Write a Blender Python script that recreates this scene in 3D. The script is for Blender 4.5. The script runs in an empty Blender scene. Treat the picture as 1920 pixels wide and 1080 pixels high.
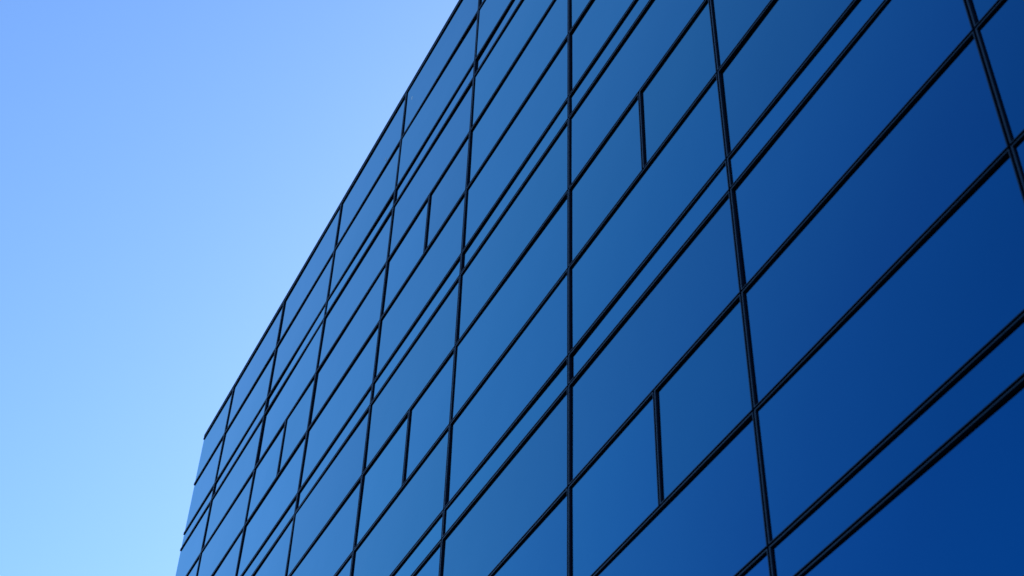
import bpy, bmesh, math, random
from mathutils import Matrix, Vector

random.seed(7)
scn = bpy.context.scene
COL = scn.collection

# ------------------------------------------------------------------ dimensions (metres)
BAY = 3.0                                   # facade module
PANE_H = 0.42277 * BAY                      # height of a normal pane, joint to joint
STRIP_H = 0.13716 * BAY                     # height of the narrow strip between two storeys
CAM = Vector((9.49813 * BAY + 0.0180, -1.88938 * BAY - 0.0215, 1.60))
ROOF = CAM.z + 7.2542 * BAY + 0.0180        # joint under the coping
X0 = 0.3433 * BAY                           # left corner of the building
NBAY = 12                                   # bays built (0 .. NBAY-1)
RIB = 0.0150                                 # face width of a pane's frame
GAP = 0.021                                 # open joint between two frames
SLIM = 0.6                                  # sill and right-hand bars are slimmer by this factor
PROUD = 0.0215                              # how far frames stand in front of the glass
DEPTH = 18.0                                # building depth

# ------------------------------------------------------------------ camera
cd = bpy.data.cameras.new('camera')
cam = bpy.data.objects.new('camera', cd)
COL.objects.link(cam)
right = Vector((0.45233534, 0.89148743, 0.0253556))
down = Vector((-0.61714599, 0.33340728, -0.71272044))
fwd = Vector((-0.64383505, 0.30674053, 0.70098978))
m = Matrix((( right.x, -down.x, -fwd.x), (right.y, -down.y, -fwd.y), (right.z, -down.z, -fwd.z))).to_4x4()
m.translation = CAM
cam.matrix_world = m
cd.sensor_width = 36.0
cd.lens = 2943.47 / 1920 * 36.0
cd.clip_start = 0.1
cd.clip_end = 6000
cd.dof.use_dof = True
cd.dof.focus_distance = 26.0
cd.dof.aperture_fstop = 2.6
scn.camera = cam

# ------------------------------------------------------------------ sky and sun
SUN_ELEV = math.radians(33)
SUN_DIR = Vector((-0.839, 1.0, 0)).normalized()      # horizontal direction towards the sun: behind the building
world = bpy.data.worlds.new('World')
scn.world = world
world.use_nodes = True
wn = world.node_tree.nodes
wl = world.node_tree.links
wn.clear()
sky = wn.new('ShaderNodeTexSky')
sky.sky_type = 'NISHITA'
sky.sun_disc = False
sky.sun_elevation = SUN_ELEV
sky.sun_rotation = math.atan2(SUN_DIR.x, SUN_DIR.y)
sky.altitude = 200
sky.air_density = 1.4
sky.dust_density = 1.0
sky.ozone_density = 10.0
bg = wn.new('ShaderNodeBackground')
bg.inputs['Strength'].default_value = 0.15
wo = wn.new('ShaderNodeOutputWorld')
wb = wn.new('ShaderNodeMix')                 # the photograph's cool white balance, the same in every direction
wb.data_type = 'RGBA'; wb.blend_type = 'MULTIPLY'
wb.inputs['Factor'].default_value = 1.0
wb.inputs['B'].default_value = (0.97, 0.98, 1.0, 1)
wl.new(sky.outputs[0], wb.inputs['A'])
wl.new(wb.outputs['Result'], bg.inputs[0])
wl.new(bg.outputs[0], wo.inputs[0])

sd = bpy.data.lights.new('sun', 'SUN')
sd.energy = 3.5
sd.angle = math.radians(0.5)
sd.color = (1.0, 0.96, 0.9)
sun = bpy.data.objects.new('sun', sd)
COL.objects.link(sun)
to_sun = Vector((SUN_DIR.x * math.cos(SUN_ELEV), SUN_DIR.y * math.cos(SUN_ELEV), math.sin(SUN_ELEV)))
sun.rotation_euler = to_sun.to_track_quat('Z', 'Y').to_euler()
sun.location = (0, 0, 60)

scn.view_settings.view_transform = 'Standard'
scn.view_settings.look = 'None'
scn.view_settings.gamma = 1.0
scn.view_settings.exposure = 0.77
scn.view_settings.use_curve_mapping = False

# ------------------------------------------------------------------ materials
def mat(name):
    mt = bpy.data.materials.new(name)
    mt.use_nodes = True
    return mt, mt.node_tree.nodes, mt.node_tree.links, mt.node_tree.nodes['Principled BSDF']

def glass_material(name, gain):
    mt, n, l, p = mat(name)
    p.inputs['Metallic'].default_value = 1.0
    tc = n.new('ShaderNodeTexCoord')
    oi = n.new('ShaderNodeObjectInfo')
    # faint uneven coating, different on every pane
    add = n.new('ShaderNodeVectorMath'); add.operation = 'MULTIPLY_ADD'
    add.inputs[1].default_value = (1, 1, 1)
    comb = n.new('ShaderNodeCombineXYZ')
    mul = n.new('ShaderNodeMath'); mul.operation = 'MULTIPLY'; mul.inputs[1].default_value = 37.0
    l.new(oi.outputs['Random'], mul.inputs[0])
    l.new(mul.outputs[0], comb.inputs[0]); l.new(mul.outputs[0], comb.inputs[2])
    l.new(tc.outputs['Object'], add.inputs[0]); l.new(comb.outputs[0], add.inputs[2])
    noi = n.new('ShaderNodeTexNoise'); noi.inputs['Scale'].default_value = 0.9; noi.inputs['Detail'].default_value = 3
    l.new(add.outputs[0], noi.inputs['Vector'])
    mix = n.new('ShaderNodeMix'); mix.data_type = 'RGBA'
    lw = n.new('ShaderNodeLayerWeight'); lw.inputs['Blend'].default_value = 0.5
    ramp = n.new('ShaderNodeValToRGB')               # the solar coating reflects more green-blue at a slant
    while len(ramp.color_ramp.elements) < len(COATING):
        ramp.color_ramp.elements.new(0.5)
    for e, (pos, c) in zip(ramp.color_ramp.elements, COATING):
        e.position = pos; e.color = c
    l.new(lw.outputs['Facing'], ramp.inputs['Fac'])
    vary = n.new('ShaderNodeHueSaturation'); vary.inputs['Value'].default_value = 1.06
    l.new(ramp.outputs['Color'], vary.inputs['Color'])
    l.new(ramp.outputs['Color'], mix.inputs['A'])
    l.new(vary.outputs['Color'], mix.inputs['B'])
    l.new(noi.outputs['Fac'], mix.inputs['Factor'])
    hsv = n.new('ShaderNodeHueSaturation')
    mr = n.new('ShaderNodeMapRange')
    mr.inputs['To Min'].default_value = gain - 0.07; mr.inputs['To Max'].default_value = gain + 0.07
    l.new(oi.outputs['Random'], mr.inputs['Value'])
    l.new(mr.outputs[0], hsv.inputs['Value'])
    hm = n.new('ShaderNodeMath'); hm.operation = 'FRACT'        # a second, independent random number
    l.new(mul.outputs[0], hm.inputs[0])
    hr = n.new('ShaderNodeMapRange')
    hr.inputs['To Min'].default_value = 0.498; hr.inputs['To Max'].default_value = 0.506
    l.new(hm.outputs[0], hr.inputs['Value']); l.new(hr.outputs[0], hsv.inputs['Hue'])
    l.new(mix.outputs['Result'], hsv.inputs['Color'])
    l.new(hsv.outputs[0], p.inputs['Base Color'])
    # dust: slightly rougher patches
    dus = n.new('ShaderNodeTexNoise'); dus.inputs['Scale'].default_value = 6.0; dus.inputs['Detail'].default_value = 6
    l.new(add.outputs[0], dus.inputs['Vector'])
    rr = n.new('ShaderNodeMapRange'); rr.inputs['To Min'].default_value = 0.01; rr.inputs['To Max'].default_value = 0.05
    l.new(dus.outputs['Fac'], rr.inputs['Value'])
    l.new(rr.outputs[0], p.inputs['Roughness'])
    # long waves of the tempered glass
    bmp = n.new('ShaderNodeBump'); bmp.inputs['Strength'].default_value = 0.12; bmp.inputs['Distance'].default_value = 0.02
    wav = n.new('ShaderNodeTexNoise'); wav.inputs['Scale'].default_value = 1.1; wav.inputs['Detail'].default_value = 1
    l.new(add.outputs[0], wav.inputs['Vector'])
    l.new(wav.outputs['Fac'], bmp.inputs['Height'])
    l.new(bmp.outputs[0], p.inputs['Normal'])
    return mt

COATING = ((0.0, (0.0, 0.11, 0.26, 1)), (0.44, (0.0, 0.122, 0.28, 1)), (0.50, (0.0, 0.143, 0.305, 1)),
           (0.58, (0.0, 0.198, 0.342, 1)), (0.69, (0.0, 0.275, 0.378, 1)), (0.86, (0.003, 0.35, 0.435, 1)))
GLASS = glass_material('blue_mirror_glass', 1.0)
SPANDREL = glass_material('blue_spandrel_glass', 1.08)   # opaque strip glass at the floor edges

def paint(name, col, rough, spec=0.5, scale=40.0, var=0.25, tint=(1, 1, 1, 1)):
    mt, n, l, p = mat(name)
    tc = n.new('ShaderNodeTexCoord')
    noi = n.new('ShaderNodeTexNoise'); noi.inputs['Scale'].default_value = scale; noi.inputs['Detail'].default_value = 5
    l.new(tc.outputs['Object'], noi.inputs['Vector'])
    mix = n.new('ShaderNodeMix'); mix.data_type = 'RGBA'
    mix.inputs['A'].default_value = tuple(c * (1 - var) for c in col) + (1,)
    mix.inputs['B'].default_value = tuple(c * (1 + var) for c in col) + (1,)
    l.new(noi.outputs['Fac'], mix.inputs['Factor'])
    l.new(mix.outputs['Result'], p.inputs['Base Color'])
    p.inputs['Roughness'].default_value = rough
    p.inputs['Specular IOR Level'].default_value = spec
    p.inputs['Specular Tint'].default_value = tint
    return mt

FRAME = paint('dark_anodised_aluminium', (0.002, 0.005, 0.008), 0.2, 0.5, tint=(0.45, 0.8, 1.0, 1))
RUBBER = paint('black_gasket', (0.004, 0.009, 0.022), 0.8, 0.1)
COPING = paint('dark_coping_metal', (0.008, 0.014, 0.020), 0.6, 0.2, tint=(0.5, 0.85, 1.0, 1))
CONCRETE = paint('grey_concrete', (0.27, 0.26, 0.25), 0.9, 0.3, 6.0, 0.15)
ASPHALT = paint('asphalt', (0.05, 0.05, 0.052), 0.95, 0.3, 3.0, 0.2)
GRAVEL = paint('roof_gravel', (0.22, 0.21, 0.2), 0.95, 0.3, 20.0, 0.3)
SMEAR = paint('dried_dirt', (0.80, 0.82, 0.80), 0.9, 0.2, 60.0, 0.2)

# ------------------------------------------------------------------ helpers
def box(bm, x0, x1, y0, y1, z0, z1):
    v = [bm.verts.new((x, y, z)) for z in (z0, z1) for y in (y0, y1) for x in (x0, x1)]
    for f in ((0, 2, 3, 1), (4, 5, 7, 6), (0, 1, 5, 4), (2, 6, 7, 3), (0, 4, 6, 2), (1, 3, 7, 5)):
        bm.faces.new([v[i] for i in f])

def to_mesh(name, bm, mt):
    me = bpy.data.meshes.new(name)
    bm.normal_update()
    bm.to_mesh(me); bm.free()
    me.materials.append(mt)
    return me

def link(name, me, parent=None, loc=(0, 0, 0), kind=None):
    o = bpy.data.objects.new(name, me)
    COL.objects.link(o)
    o.location = loc
    if parent is not None:
        o.parent = parent
    if kind:
        o['kind'] = kind
    return o

# ------------------------------------------------------------------ ground
bm = bmesh.new(); S = 2500
vs = [bm.verts.new(p) for p in ((-S, -S, 0), (S, -S, 0), (S, S, 0), (-S, S, 0))]
bm.faces.new(vs)
o = link('ground', to_mesh('ground', bm, ASPHALT)); o['kind'] = 'structure'
bm = bmesh.new()
box(bm, -6, NBAY * BAY + 6, -4.0, DEPTH + 4.0, 0.004, 0.13)
o = link('pavement', to_mesh('pavement', bm, CONCRETE)); o['kind'] = 'structure'

# ------------------------------------------------------------------ the office building
bld = bpy.data.objects.new('office_building', None)
COL.objects.link(bld)
bld['label'] = 'tall office building clad in blue mirror glass panes with thin black joints'
bld['category'] = 'building'
X1 = NBAY * BAY
BASE = 0.134

# rows of panes from the roof down: (z_top, z_bottom, kind)
rows = []
z1 = ROOF - 0.42070 * BAY
z2 = ROOF - 0.85257 * BAY
rows.append((ROOF, z1, 'plain'))
rows.append((z1, z2, 'plain'))
z = z2
while True:
    for h, kd in ((STRIP_H, 'strip'), (PANE_H, 'plain'), (PANE_H, 'split'), (PANE_H, 'plain')):
        zb = z - h
        if zb < BASE + 0.35:
            break
        rows.append((z, zb, kd)); z = zb
    else:
        continue
    break
Z_LOW = z
joints = [ROOF] + [r[1] for r in rows]

# core behind the glazing: dark, closes every joint
bm = bmesh.new()
box(bm, X0 + 0.012, X1 - 0.012, 0.07, DEPTH, BASE, ROOF + 0.01)
link('wall', to_mesh('wall', bm, RUBBER), bld)
bm = bmesh.new()
box(bm, X0 + 0.004, X1 - 0.004, -0.012, 0.068, BASE, Z_LOW - 0.012)
link('plinth', to_mesh('plinth', bm, CONCRETE), bld)

mesh_cache = {}
def pane_mesh(w, h, var):
    key = ('p', round(w, 4), round(h, 4), var)
    if key in mesh_cache:
        return mesh_cache[key]
    bm = bmesh.new()
    rnd = random.Random(hash(key[1:]) & 0xffff)
    amp = (rnd.uniform(-0.0022, -0.0008) if var % 2 else rnd.uniform(0.0004, 0.0020)) * min(1, h / 1.2)
    nx, nz = 5, 4
    grid = []
    for j in range(nz + 1):
        r = []
        for i in range(nx + 1):
            u, v = i / nx, j / nz
            b = math.sin(math.pi * u) * math.sin(math.pi * v)
            r.append(bm.verts.new((w * (u - .5), -amp * b, h * (v - .5))))
        grid.append(r)
    for j in range(nz):
        for i in range(nx):
            f = bm.faces.new((grid[j][i], grid[j][i + 1], grid[j + 1][i + 1], grid[j + 1][i]))
            f.smooth = True
    # edges and back of the pane
    c = [bm.verts.new((x * w / 2, y, zz * h / 2)) for y in (0.0, 0.008) for x, zz in ((-1, -1), (1, -1), (1, 1), (-1, 1))]
    bm.faces.new((c[4], c[7], c[6], c[5]))
    for a, b in ((0, 1), (1, 2), (2, 3), (3, 0)):
        bm.faces.new((c[a], c[a + 4], c[b + 4], c[b]))
    me = to_mesh('pane', bm, SPANDREL if h < 0.6 else GLASS)
    mesh_cache[key] = me
    return me

def frame_mesh(w, h, left=True):
    """rectangular ring of RIB wide aluminium, mitred corners, small chamfer on the front edges"""
    key = ('f', round(w, 4), round(h, 4), left)
    if key in mesh_cache:
        return mesh_cache[key]
    bm = bmesh.new()
    c = 0.0022
    prof = [(0.0, 0.03), (0.0, -PROUD + c), (c, -PROUD), (RIB - c, -PROUD), (RIB, -PROUD + c), (RIB, 0.03)]
    rings = []
    for d, y in prof:
        dl = d if left else 0.0
        rings.append([bm.verts.new((sx, y, sz)) for sx, sz in
                      ((-w / 2 + dl, -h / 2 + d * SLIM), (w / 2 - d * SLIM, -h / 2 + d * SLIM),
                       (w / 2 - d * SLIM, h / 2 - d), (-w / 2 + dl, h / 2 - d))])
    for q, (a, b) in enumerate(zip(rings, rings[1:])):
        for i in range(4):
            j = (i + 1) % 4
            if i == 3 and not left:
                continue
            fc = bm.faces.new((a[i], a[j], b[j], b[i]))
            fc.material_index = 1 if q in (0, 4) else 0     # rubber flanks, metal face
    if not left:                                     # cut ends at the building corner
        for i in (0, 3):
            bm.faces.new([r[i] for r in rings])
    bmesh.ops.recalc_face_normals(bm, faces=bm.faces)
    me = to_mesh('frame', bm, FRAME)
    me.materials.append(RUBBER)
    mesh_cache[key] = me
    return me

bays = [(X0, BAY)] + [(i * BAY, (i + 1) * BAY) for i in range(1, NBAY)]
rnd = random.Random(21)
def window(xa, xb, zt, zb, corner=False):
    la = xa if corner else xa + GAP / 2
    w = xb - GAP / 2 - la
    h = zt - zb - GAP
    cx, cz = la + w / 2, (zt + zb) / 2
    gw, gh = w - 0.012, h - 0.012
    p = link('pane', pane_mesh(gw + (0.006 if corner else 0), gh, rnd.randrange(4)), bld,
             (cx - (0.003 if corner else 0), 0, cz))
    p.rotation_euler = (math.radians(rnd.gauss(0, 0.13)), 0, math.radians(rnd.gauss(0, 0.15)))
    f = link('frame', frame_mesh(w, h, not corner), p)
    f.matrix_parent_inverse = p.matrix_basis.inverted()
    f.location = (cx, 0, cz)
    return p

for zt, zb, kd in rows:
    for k, (xa, xb) in enumerate(bays):
        if kd == 'split' and k >= 2 and k % 2 == 0:
            xm = (xa + xb) / 2 + 0.092
            window(xa, xm, zt, zb)
            window(xm, xb, zt, zb)
        else:
            window(xa, xb, zt, zb, corner=(k == 0))

# black bars that close the open joints
for zj in joints:
    bm = bmesh.new(); box(bm, X0 + 0.006, X1 - 0.006, -0.001, 0.066, -0.0055, 0.0055)
    link('transom', to_mesh('transom', bm, RUBBER), bld, (0, 0, zj))
for i in range(1, NBAY):
    bm = bmesh.new(); box(bm, -0.0055, 0.0055, -0.003, 0.064, Z_LOW + 0.002, ROOF - 0.002)
    link('mullion', to_mesh('mullion', bm, RUBBER), bld, (i * BAY, 0, 0))

# coping along the roof edge
x = X0 + 0.012
while x < X1 - 0.05:
    xe = min(x + BAY * (0.62 if x < X0 + 0.1 else 1.0), X1)
    bm = bmesh.new()
    box(bm, x + 0.002, xe - 0.002, -0.0185 + rnd.uniform(-.0008, .0008), 0.45, ROOF + 0.0095, ROOF + 0.095)
    bmesh.ops.bevel(bm, geom=bm.edges[:], offset=0.004, segments=1, affect='EDGES')
    link('coping', to_mesh('coping', bm, COPING), bld)
    x = xe
bm = bmesh.new()
box(bm, X0 + 0.1, X1 - 0.1, 0.5, DEPTH - 0.3, ROOF - 0.3, ROOF + 0.012)
link('roof', to_mesh('roof', bm, GRAVEL), bld)

# the glazed flank round the left corner and the far flank
for xs, sgn in ((X0, -1), (X1, 1)):
    bm = bmesh.new(); bmf = bmesh.new()
    for zt, zb, kd in rows:
        y = 0.02
        while y < DEPTH - 0.1:
            yb = min(y + BAY, DEPTH)
            xa, xb = sorted((xs + sgn * 0.002, xs - sgn * 0.010))
            box(bm, xa, xb, y + 0.01, yb - 0.01, zb + 0.01, zt - 0.01)
            y = yb
        xa, xb = sorted((xs + sgn * 0.010, xs - sgn * 0.004))
        box(bmf, xa, xb, 0.034, DEPTH, zt - 0.03, zt - 0.006)
    o = link('flank_glazing', to_mesh('flank_glazing', bm, GLASS), bld); o['kind'] = 'stuff'
    o = link('flank_rail', to_mesh('flank_rail', bmf, FRAME), bld); o['kind'] = 'stuff'

# small streaks of dried dirt on three panes near the roof
def smear(x, z, pts, wdt):
    bm = bmesh.new()
    prev = None
    for k, (dx, dz) in enumerate(pts):
        ww = wdt * (0.35 + math.sin(math.pi * (k + .5) / len(pts)))
        ring = [bm.verts.new((dx - ww, -0.0008, dz)), bm.verts.new((dx, -0.0022, dz)), bm.verts.new((dx + ww, -0.0008, dz))]
        if prev:
            for q in range(2):
                bm.faces.new((prev[q], prev[q + 1], ring[q + 1], ring[q]))
        prev = ring
    link('dirt_streak', to_mesh('dirt_streak', bm, SMEAR), bld, (x, -0.002, z))
smear(4.093 * BAY, ROOF - 0.153 * BAY, [(0, .05), (.008, .02), (.004, -.01), (.01, -.05)], .012)
smear(3.759 * BAY, ROOF - 0.354 * BAY, [(0, .06), (.004, .03), (.010, .0), (.008, -.05)], .008)
